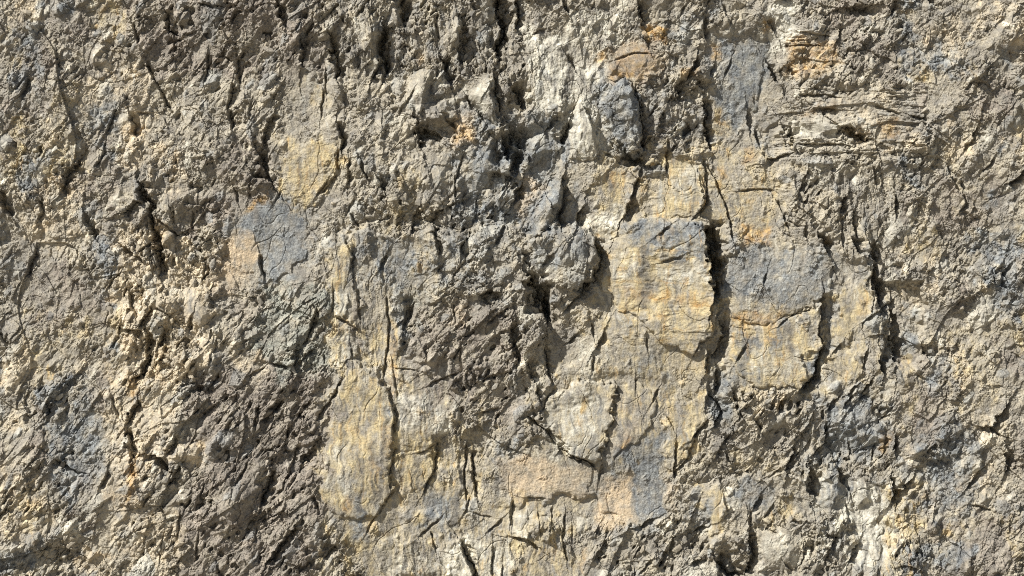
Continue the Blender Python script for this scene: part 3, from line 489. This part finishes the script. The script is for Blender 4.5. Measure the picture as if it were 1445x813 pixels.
P(stain, [
 ([(560,555),(560,556),(562,556)],0), ([(816,608),(820,608),(820,640),(816,640)],.9), ([(832,610),(840,612),(838,645),(830,640)],.9), ([(775,552),(782,552),(782,602),(776,602)],.6), ([(868,538),(875,538),(874,570),(866,568)],.8), ([(900,560),(908,560),(906,600),(898,600)],.55), ([(1045,470),(1060,480),(1050,540),(1040,520)],.6), ([(1084,478),(1095,478),(1094,498),(1084,496)],.6), ([(568,640),(576,640),(572,664),(564,660)],.5), ([(586,644),(592,644),(590,664),(584,660)],.6), ([(846,655),(856,655),(852,690),(845,690)],.6), ([(780,628),(835,658),(830,668),(790,655)],.5), ([(1100,470),(1106,470),(1105,492),(1100,492)],.5), (box(940,362,965,372),.45), ([(556,770),(562,770),(560,800),(556,800)],.5)], 3, 4)
P(green, [([(380,398),(470,398),(472,520),(400,540),(350,480)],.75), ([(440,100),(462,100),(462,140),(440,140)],.4), ([(1030,60),(1080,60),(1070,160),(1030,150)],.5), ([(690,400),(720,350),(740,400)],.2), ([(560,400),(590,380),(610,440),(570,480)],.4)], 18, 12)
P(ochre, [(box(462,690,560,830),.55),(box(560,765,700,830),.55),(box(455,560,700,813),.42),(box(830,200,1020,560),.45),(box(1015,420,1245,560),.42),(box(480,300,640,430),.25),(box(690,690,820,813),.45),(box(990,200,1120,345),.42),(box(750,500,1000,660),.42),(box(180,320,300,560),.15),(box(1000,690,1264,813),.15)], 40, 25)
P(blue, [(box(640,160,810,340),.65),(box(470,325,720,420),.45),(box(840,100,960,220),.35),(box(1130,540,1264,680),.45),(box(830,600,950,760),.4),(box(1000,330,1185,430),.3),(box(400,270,460,400),.3)], 40, 25)
P(brown, [([(270,540),(400,505),(470,560),(455,830),(240,830),(280,650)],1), (box(560,430,740,600),.6), (box(180,-40,440,110),.75)], 25, 18)
P(rust, [([(866,72),(905,55),(921,72),(936,80),(930,112),(896,119),(860,107)],.38)], 12, 8)
P(pale, [([(925,372),(1000,372),(1006,408),(930,402)],.6),([(860,350),(895,350),(890,400),(860,390)],.4),([(960,225),(990,225),(990,280),(950,285)],.4),([(470,640),(490,600),(500,700),(474,700)],.4),([(560,545),(600,560),(640,600),(560,600)],.55),(box(1060,490,1130,530),.45),(box(470,455,500,515),.45)], 12, 10)
P(blue, [([(1045,362),(1120,372),(1160,390),(1120,420),(1050,410)],.75)], 25, 16)
P(stain, [(box(480,720,486,800),.8),(box(516,740,522,813),.8),(box(548,730,554,800),.8),(box(902,345,916,432),1),(box(506,640,514,725),1),(box(524,620,530,710),1),(box(540,575,546,660),1),(box(484,560,489,640),1),(box(976,250,982,305),1),(box(1112,456,1118,500),1),(box(1190,420,1200,470),1),(box(604,770,612,815),1),(box(584,765,590,815),1),(box(640,690,650,740),1),(box(866,565,872,620),1),(box(884,560,890,600),1),(box(1168,690,1176,750),1),(box(420,220,426,270),1),(box(860,240,866,300),1),(box(700,650,712,690),1)], 4, 6)
P(pale, [(box(1195,690,1250,795),1),(box(1150,668,1200,725),.8),(box(1150,690,1250,790),.5),(box(545,765,720,830),.45),(box(740,60,860,230),.5),(box(770,560,850,650),.5)], 20, 16)
P(vert, [(box(540,755,830,840),1),(box(1150,680,1264,800),1),(box(770,550,930,650),.9),(box(860,350,1010,480),.45),(box(1030,450,1150,540),.6)], 15, 10)
tone = F(.55) * facets(U, V, 13, A1, 1.6, 701, .4, 'plane', 0) + F(.6) * facets(U, V, 5.5, A1, 1.6, 711, .4, 'plane', 0)
tone = np.clip(F(.5) + (tone + ctone) * np.clip(rr + .1, .25, 1), 0, 1).astype(F)
tcell = facets(U, V, 17, A1, 1.7, 751, .25, 'plane', 0) + F(.5) * facets(U, V, 8, A1, 1.7, 752, .25, 'plane', 0)
def edgy(m, seed):       # tints end along joints and drips rather than fading out
    k = F(.45) * tcell * np.clip(rr + .1, .3, 1) + F(.35) * fbm(U / 12, V / 16, 3, seed, .6) + F(.3) * np.clip(vert, .25, 1) * fbm((U + 3 * W1u) / 5, V / 70, 2, seed + 3)
    return sm(.04, .78, m + k * sm(.02, .3, m) * sm(1.3, .6, m)) * np.clip(F(.35) + m, 0, 1)
# beyond the charted part
out = np.maximum(sm(185, 165, U), sm(1258, 1278, U)); out = np.maximum(out, np.maximum(sm(-10, -30, V), sm(820, 840, V)))
n1 = fbm(U / 110, V / 140, 4, 501); n2 = fbm(U / 120, V / 120, 4, 511); n3 = fbm(U / 90, V / 120, 4, 521)
ochre = np.maximum(ochre, out * sm(.15, .5, n1) * F(.42)); blue = np.maximum(blue, out * sm(.10, .5, n2) * F(.7)); cream = np.maximum(cream, out * sm(.2, .5, n3) * F(.55)); brown = np.maximum(brown, out * sm(.0, -.4, n3) * F(.6))
ochre = edgy(ochre, 801); blue = edgy(blue, 811); pale = edgy(pale, 821); cream = edgy(cream, 831); brown = edgy(brown, 841); green = edgy(green, 851)
pale = np.maximum(pale, cpale * sm(.5, .2, brown)); blue = np.maximum(blue, cblue)
# uneven cover of every tint: blotches and runs down the face
smooth_ = sm(.62, .38, rough) * sm(-.15, .45, fbm(U / 42, V / 60, 3, 651))
blot = F(.68) + F(.8) * fbm(U / 22, V / 30, 4, 531, .6)
runs = fbm((U + 3 * W1u) / 6, V / 90, 3, 541, .6)
ochre = np.clip(ochre * (blot + F(.25) * runs), 0, 1)
blue = np.clip(blue + F(.45) * smooth_ * sm(.2, .7, fbm((U + 4 * W1u) / 11, V / 60, 3, 641, .6)), 0, 1)
blue = np.clip(blue * (F(.8) + F(.45) * fbm(U / 18, V / 26, 4, 551, .6)) + sm(.25, .7, runs) * F(.30) * vert, 0, 1)
pale = np.clip(pale * (F(.8) + F(.5) * fbm(U / 14, V / 22, 4, 561, .6)), 0, 1)
cream = np.clip(cream * (F(.8) + F(.6) * fbm(U / 18, V / 18, 4, 571, .6)), 0, 1)
peach = np.clip(peach * (F(.85) + F(.6) * fbm(U / 14, V / 16, 4, 581, .6)), 0, 1)
rust = np.clip(rust * (F(.75) + F(.7) * fbm(U / 9, V / 9, 4, 591, .6)), 0, 1)
band = sm(.35, .75, fbm(U / 60, (V + 4 * W1v) / 5.5, 3, 597)) * horiz + sm(.3, .75, fbm((U + 4 * W1u) / 6, V / 70, 3, 598)) * F(.8)
rust = np.clip(rust + F(.6) * band * sm(.3, .7, ochre), 0, 1)
rust = np.clip(rust + F(.22) * sm(.35, .8, fbm(U / 40, V / 40, 4, 595)) * sm(.1, .5, ochre + cream), 0, 1)
brown = np.clip(brown * (F(.8) + F(.5) * fbm(U / 40, V / 40, 4, 601, .6)), 0, 1)
green = np.clip(green * (F(.8) + F(.6) * fbm(U / 24, V / 24, 4, 611, .6)), 0, 1)
streak = np.clip(np.maximum(np.maximum(vert, .8 * smooth_), F(.55) * sm(.25, .6, ochre)) * sm(.2, .75, fbm((U + 6 * W1u) / 7, V / 50, 4, 621, .65)) * F(.85), 0, 1)
pale = np.clip(pale + F(.5) * smooth_ * sm(.25, .8, fbm((U + 6 * W1u) / 8, V / 50, 4, 631, .65)), 0, 1)
stain = np.clip(np.maximum(stain * (F(.8) + F(.5) * Jn), streak), 0, 1)

# ------------------------------------------------------------------ materials
class N:
    def __init__(s, name):
        s.m = bpy.data.materials.new(name); s.m.use_nodes = True; s.t = s.m.node_tree; s.t.nodes.clear()
    def n(s, kind, **kw):
        o = s.t.nodes.new(kind)
        for k, v in kw.items(): setattr(o, k, v)
        return o
    def l(s, a, b): s.t.links.new(a, b)
    def mix(s, fac, a, b, blend='MIX'):
        o = s.n('ShaderNodeMix', data_type='RGBA', blend_type=blend)
        for sock, v in ((o.inputs[0], fac), (o.inputs[6], a), (o.inputs[7], b)):
            if hasattr(v, 'is_linked'): s.l(v, sock)
            elif isinstance(v, (int, float)): sock.default_value = v
            else: sock.default_value = (*v, 1)
        return o.outputs[2]
    def noise(s, vec, scale, detail=5, rough=.6, dist=0.0):
        o = s.n('ShaderNodeTexNoise'); o.inputs['Scale'].default_value = scale; o.inputs['Detail'].default_value = detail
        o.inputs['Roughness'].default_value = rough; o.inputs['Distortion'].default_value = dist
        s.l(vec, o.inputs['Vector']); return o.outputs['Fac']
    def ramp(s, fac, a, b, lo=0., hi=1.):
        o = s.n('ShaderNodeMapRange'); o.inputs[1].default_value = a; o.inputs[2].default_value = b; o.inputs[3].default_value = lo; o.inputs[4].default_value = hi
        s.l(fac, o.inputs[0]); return o.outputs[0]
    def mul(s, a, b):
        o = s.n('ShaderNodeMath', operation='MULTIPLY')
        for i, v in enumerate((a, b)):
            if hasattr(v, 'is_linked'): s.l(v, o.inputs[i])
            else: o.inputs[i].default_value = v
        return o.outputs[0]

def lin(r, g, b):
    return tuple(((c / 255 + .055) / 1.055) ** 2.4 if c > 10 else c / 255 / 12.92 for c in (r, g, b))

def rock_material():
    k = N('weathered_rock')
    out_ = k.n('ShaderNodeOutputMaterial'); bs = k.n('ShaderNodeBsdfPrincipled'); k.l(bs.outputs[0], out_.inputs[0])
    geo = k.n('ShaderNodeNewGeometry'); pos = geo.outputs['Position']
    def attr(nm):
        a = k.n('ShaderNodeAttribute', attribute_name=nm); sp = k.n('ShaderNodeSeparateColor'); k.l(a.outputs['Color'], sp.inputs[0]); k.tone = getattr(k, 'tone', a.outputs['Alpha']); return sp.outputs[0], sp.outputs[1], sp.outputs[2]
    oc, bl, pa = attr('tint_a'); pe, ru, br = attr('tint_b'); cr, st, gr = attr('tint_c')
    nb = k.noise(pos, 1.1, 6, .65); nm = k.noise(pos, 5.5, 5, .65); nf = k.noise(pos, 22, 4, .7)
    c = k.mix(k.ramp(nb, .38, .62), lin(138, 132, 121), lin(165, 156, 137))
    c = k.mix(k.mul(k.ramp(nm, .5, .7), .5), c, lin(132, 131, 128))
    c = k.mix(br, c, k.mix(k.ramp(nm, .35, .65), lin(116, 109, 100), lin(144, 134, 121)))
    c = k.mix(gr, c, k.mix(k.ramp(nm, .35, .65), lin(120, 121, 112), lin(152, 150, 138)))
    c = k.mix(cr, c, k.mix(k.ramp(nm, .35, .65), lin(202, 189, 166), lin(172, 158, 132)))
    c = k.mix(oc, c, k.mix(k.ramp(nm, .35, .68), lin(195, 180, 143), lin(165, 148, 111)))
    c = k.mix(pa, c, k.mix(k.ramp(nm, .35, .65), lin(214, 209, 194), lin(182, 177, 160)))
    c = k.mix(bl, c, k.mix(k.ramp(nm, .35, .65), lin(98, 101, 103), lin(144, 146, 144)))
    c = k.mix(pe, c, k.mix(k.ramp(nm, .35, .65), lin(198, 178, 148), lin(182, 163, 136)))
    c = k.mix(ru, c, k.mix(k.ramp(nm, .35, .65), lin(184, 154, 100), lin(158, 124, 80)))
    c = k.mix(k.mul(st, .8), c, lin(90, 88, 85))
    c = k.mix(1.0, c, k.mix(k.tone, (.70, .70, .71), (1.30, 1.30, 1.29)), 'MULTIPLY')
    # grain and small lichen or mineral specks
    c = k.mix(1.0, c, k.mix(k.ramp(nf, .3, .72), (.62, .62, .63), (1.22, 1.21, 1.18)), 'MULTIPLY')
    sp = k.noise(pos, 60, 2, .5)
    c = k.mix(k.mul(k.ramp(sp, .62, .74), .45), c, lin(212, 204, 186))
    c = k.mix(k.mul(k.ramp(sp, .38, .28), .45), c, lin(84, 80, 76))
    k.l(c, bs.inputs['Base Color'])
    bs.inputs['Roughness'].default_value = .92
    bs.inputs['Specular IOR Level'].default_value = .25
    b1 = k.n('ShaderNodeBump'); b1.inputs['Strength'].default_value = .5; b1.inputs['Distance'].default_value = .04
    b2 = k.n('ShaderNodeBump'); b2.inputs['Strength'].default_value = .7; b2.inputs['Distance'].default_value = .02
    k.l(k.noise(pos, 7, 6, .68, .4), b1.inputs['Height'])
    k.l(k.noise(pos, 26, 5, .8, .3), b2.inputs['Height']); k.l(b1.outputs[0], b2.inputs['Normal']); k.l(b2.outputs[0], bs.inputs['Normal'])
    return k.m
ROCK = rock_material()

# ------------------------------------------------------------------ meshes
X = (U - U0) * F(S); Zz = F(ZC) - (V - V0) * F(S); Y = -H * F(S)
VERTS = np.stack([X, Y, Zz], -1).reshape(-1, 3)
TA = np.stack([ochre, blue, pale, tone], -1).reshape(-1, 4)
TB = np.stack([peach, rust, brown, np.ones_like(ochre)], -1).reshape(-1, 4)
TC = np.stack([cream, stain, green, np.ones_like(ochre)], -1).reshape(-1, 4)

def build(name, verts, quads, tints, parent=None, smooth=False, nside=4, mat=ROCK):
    me = bpy.data.meshes.new(name)
    me.vertices.add(len(verts)); me.vertices.foreach_set('co', np.ascontiguousarray(verts, F).ravel())
    nf = len(quads)
    me.loops.add(nf * nside); me.loops.foreach_set('vertex_index', np.ascontiguousarray(quads, np.int32).ravel())
    me.polygons.add(nf); me.polygons.foreach_set('loop_start', np.arange(0, nf * nside, nside, dtype=np.int32))
    me.polygons.foreach_set('use_smooth', np.full(nf, smooth, bool))
    me.update(calc_edges=True)
    for nm, arr in zip(('tint_a', 'tint_b', 'tint_c'), tints):
        a = me.attributes.new(nm, 'FLOAT_COLOR', 'POINT'); a.data.foreach_set('color', np.ascontiguousarray(arr, F).ravel())
    me.materials.append(mat)
    o = bpy.data.objects.new(name, me); COL.objects.link(o)
    if parent: o.parent = parent
    return o

owner = np.zeros((NV - 1, NU - 1), np.int16)
for i, (sl, m) in enumerate(slab_masks):
    sub = owner[sl[0].start:sl[0].stop - 1, sl[1].start:sl[1].stop - 1]
    q = m[:-1, :-1] & m[1:, :-1] & m[:-1, 1:] & m[1:, 1:]
    sub[q] = i + 1
PK = []
for k, (si, nm_, lb_, poly) in enumerate(PIECES):
    sl, sd = patch(poly, 14, 8)
    q = sd[:-1, :-1] > 0
    sub = owner[sl[0].start:sl[0].stop - 1, sl[1].start:sl[1].stop - 1]
    sub[q & (sub == si + 1)] = 200 + k
idx = np.arange(NU * NV, dtype=np.int32).reshape(NV, NU)
def quads_of(mask):
    j, i = np.nonzero(mask)
    return np.stack([idx[j, i], idx[j + 1, i], idx[j + 1, i + 1], idx[j, i + 1]], -1)

def compact(q, extra=None):
    ids, inv = np.unique(q, return_inverse=True)
    return ids, inv.reshape(q.shape).astype(np.int32)

def piece(name, mask, thick, parent=None):
    """a patch of the face with its own flanks and back, so that the block is a solid body"""
    q = quads_of(mask)
    m = np.pad(mask, 1)
    E = []
    for dj, di, e in ((-1, 0, ((0, 0), (0, 1))), (1, 0, ((1, 1), (1, 0))), (0, -1, ((1, 0), (0, 0))), (0, 1, ((0, 1), (1, 1)))):
        nb = m[1 + dj:m.shape[0] - 1 + dj, 1 + di:m.shape[1] - 1 + di]
        j, i = np.nonzero(mask & ~nb)
        E.append(np.stack([idx[j + e[0][0], i + e[0][1]], idx[j + e[1][0], i + e[1][1]]], -1))
    E = np.concatenate(E)
    ids, ql = compact(q)
    lut = np.full(NU * NV, -1, np.int32); lut[ids] = np.arange(len(ids))
    el = lut[E]
    n = len(ids)
    front = VERTS[ids]; back = front.copy(); cen = front.mean(0)
    back[:, 1] = cen[1] + thick
    back[:, 0] = cen[0] + (back[:, 0] - cen[0]) * .94; back[:, 2] = cen[2] + (back[:, 2] - cen[2]) * .94
    sk = np.stack([el[:, 0], el[:, 1], el[:, 1] + n, el[:, 0] + n], -1)
    bq = ql[:, ::-1] + n
    v = np.concatenate([front, back]); t = [np.concatenate([a[ids], a[ids]]) for a in (TA, TB, TC)]
    o_pos = (cen[0], cen[1], front[:, 2].min())
    if isinstance(parent, tuple): o_pos = parent
    ob = build(name, v - np.array(o_pos, F), np.concatenate([ql, sk, bq]), t)
    ob.location = o_pos
    return ob

q = quads_of(owner == 0)
ids, ql = compact(q)
cliff = build('cliff', VERTS[ids], ql, [a[ids] for a in (TA, TB, TC)])
cliff['kind'] = 'structure'
for i, (name, cat, label, poly, lift, rg, tilt) in enumerate(SLABS):
    mk = owner == i + 1
    if mk.sum() < 20: print('EMPTY', label); continue
    own = [k for k in range(len(PIECES)) if PIECES[k][0] == i and (owner == 200 + k).sum() > 30]
    if own:                         # a block whose rim, cap or crust looks different: an Empty at its foot carries the pieces
        jj, ii = np.nonzero(mk); k0 = idx[jj.max(), int(ii.mean())]
        base = tuple(float(c) for c in VERTS[k0])
        o = bpy.data.objects.new(name, None); COL.objects.link(o); o.location = base; o.empty_display_size = .3
        faces = [('slab_face', mk, None)] + [(PIECES[k][1], owner == 200 + k, PIECES[k][2]) for k in own]
        for nm_, m_, lb_ in faces:
            c = piece(nm_, m_, .9, base); c.location = (0, 0, 0); c.parent = o
            if lb_: c['label'] = lb_
    else:
        o = piece(name, mk, .9)
    o['label'] = label; o['category'] = cat
    o['group'] = {'rock_slab': 'smooth slabs of the cliff face', 'rock_block': 'blocks standing out of the cliff face', 'rock_pillar': 'upright pillars of the cliff face'}[name]
    o['kind'] = 'thing'
    o['group'] = 'blocks and slabs standing out of the cliff face'

# ------------------------------------------------------------------ broken stone lying in the crumbly parts
def ico():
    t = (1 + 5 ** .5) / 2
    v = np.array([(-1,t,0),(1,t,0),(-1,-t,0),(1,-t,0),(0,-1,t),(0,1,t),(0,-1,-t),(0,1,-t),(t,0,-1),(t,0,1),(-t,0,-1),(-t,0,1)], F)
    v /= np.linalg.norm(v[0])
    f = np.array([(0,11,5),(0,5,1),(0,1,7),(0,7,10),(0,10,11),(1,5,9),(5,11,4),(11,10,2),(10,7,6),(7,1,8),(3,9,4),(3,4,2),(3,2,6),(3,6,8),(3,8,9),(4,9,5),(2,4,11),(6,2,10),(8,6,7),(9,8,1)], np.int32)
    return v, f
iv, if_ = ico()
def rubble(n, seed, smin, smax):
    g = np.random.RandomState(seed)
    uu = g.uniform(-80, 1525, n * 4).astype(F); vv = g.uniform(-80, 880, n * 4).astype(F)
    ci = np.clip(np.searchsorted(us, uu), 0, NU - 1); cj = np.clip(np.searchsorted(vs, vv), 0, NV - 1)
    pr = np.clip(rough[cj, ci] - .55, 0, .6) / .5 * np.clip(.35 + 1.1 * n2[cj, ci] + .5 * n3[cj, ci], .05, 1)
    keep = np.nonzero(g.rand(n * 4) < pr)[0][:n]
    uu, vv, ci, cj = uu[keep], vv[keep], ci[keep], cj[keep]
    n = len(keep)
    size = smin * (smax / smin) ** (g.rand(n) ** 2.2)
    sc = np.stack([size * g.uniform(.7, 1.0, n), size * g.uniform(.35, .7, n), size * g.uniform(1.0, 2.0, n)], -1)   # long axis z
    pts = iv[None] * (1 + g.uniform(-.33, .33, (n, 12, 1))) * sc[:, None, :]
    d_, v_ = diag[cj, ci], vert[cj, ci]
    ang = np.where(g.rand(n) < d_, math.radians(-38), np.where(g.rand(n) < v_, math.radians(8), g.uniform(-1.5, 1.5, n))) + g.normal(0, .3, n)
    ang2 = g.uniform(-.6, .6, n)
    ca, sa = np.cos(ang2)[:, None], np.sin(ang2)[:, None]
    x, y, z = pts[..., 0], pts[..., 1], pts[..., 2]
    x, y = ca * x - sa * y, sa * x + ca * y
    ca, sa = np.cos(ang)[:, None], np.sin(ang)[:, None]
    # rotation in the face plane (tops lean towards +u for negative angles)
    x, z = ca * x - sa * z, sa * x + ca * z
    base = np.stack([(uu - U0) * S, -H[cj, ci] * S, ZC - (vv - V0) * S], -1)
    w = np.stack([x, y, z], -1) * S + base[:, None, :] + np.array([0, -.05, 0]) * (size * S)[:, None, None]
    k = cj * NU + ci
    tt = [np.repeat(a[k], 12, 0) for a in (TA, TB, TC)]
    lt = np.repeat(g.rand(n), 12); tt[0] = tt[0].copy(); tt[2] = tt[2].copy()
    tt[0][:, 3] = np.repeat(g.rand(n), 12); tt[2][:, 0] = np.maximum(tt[2][:, 0], np.where(lt > .93, .5, 0))
    f = (if_[None] + (np.arange(n) * 12)[:, None, None]).reshape(-1, 3)
    return w.reshape(-1, 3), f, tt
a = rubble(12000, 41, 1.3, 5.0)
ob = build('rubble', a[0], a[1], a[2], nside=3)
ob['kind'] = 'stuff'; ob['label'] = 'angular broken rock fragments covering the crumbly parts of the cliff'; ob['category'] = 'rubble'

# ------------------------------------------------------------------ quarry floor
def ground_material():
    k = N('quarry_gravel')
    out_ = k.n('ShaderNodeOutputMaterial'); bs = k.n('ShaderNodeBsdfPrincipled'); k.l(bs.outputs[0], out_.inputs[0])
    pos = k.n('ShaderNodeNewGeometry').outputs['Position']
    c = k.mix(k.ramp(k.noise(pos, .3, 5), .35, .65), lin(138, 130, 116), lin(160, 150, 132))
    c = k.mix(1.0, c, k.mix(k.ramp(k.noise(pos, 14, 4), .3, .7), (.6, .6, .6), (1.2, 1.2, 1.2)), 'MULTIPLY')
    k.l(c, bs.inputs['Base Color']); bs.inputs['Roughness'].default_value = .95
    b = k.n('ShaderNodeBump'); b.inputs['Distance'].default_value = .06; k.l(k.noise(pos, 9, 5), b.inputs['Height']); k.l(b.outputs[0], bs.inputs['Normal'])
    return k.m
me = bpy.data.meshes.new('ground')
me.from_pydata([(-3000, -3000, 0), (3000, -3000, 0), (3000, 3000, 0), (-3000, 3000, 0)], [], [(0, 1, 2, 3)])
me.materials.append(ground_material())
gr = bpy.data.objects.new('ground', me); COL.objects.link(gr); gr['kind'] = 'structure'

# ------------------------------------------------------------------ light
EL, AZ = 43.0, -52.0            # sun height and its swing to the side of the face normal
el, az = math.radians(EL), math.radians(AZ)
to_sun = (math.cos(el) * math.sin(az), -math.cos(el) * math.cos(az), math.sin(el))
from mathutils import Vector
sd_ = bpy.data.lights.new('sun', 'SUN'); sd_.energy = 5.0; sd_.angle = math.radians(.5); sd_.color = (1.0, .985, .95)
so = bpy.data.objects.new('sun', sd_); COL.objects.link(so)
so.rotation_euler = Vector(to_sun).to_track_quat('Z', 'Y').to_euler(); so.location = (-30, -40, 50)
w = bpy.data.worlds.new('World'); scene.world = w; w.use_nodes = True
nt = w.node_tree; nt.nodes.clear()
wo = nt.nodes.new('ShaderNodeOutputWorld'); bg = nt.nodes.new('ShaderNodeBackground'); sk = nt.nodes.new('ShaderNodeTexSky')
sk.sky_type = 'NISHITA'; sk.sun_disc = False; sk.sun_elevation = el
sk.sun_rotation = math.atan2(to_sun[0], to_sun[1])
bg.inputs[1].default_value = .05
nt.links.new(sk.outputs[0], bg.inputs[0]); nt.links.new(bg.outputs[0], wo.inputs[0])

# ------------------------------------------------------------------ camera
D = 70.0
cd = bpy.data.cameras.new('camera'); cd.sensor_width = 36; cd.lens = 36 * D / (1445 * S); cd.clip_end = 8000
co = bpy.data.objects.new('camera', cd); COL.objects.link(co)
co.location = (0, -D, ZC); co.rotation_euler = (math.pi / 2, 0, 0)
scene.camera = co
scene.cycles.use_denoising = False
scene.cycles.filter_width = 1.05
vw = scene.view_settings
vw.view_transform = 'Standard'; vw.look = 'None'; vw.gamma = 1; vw.exposure = 0.68; vw.use_curve_mapping = False
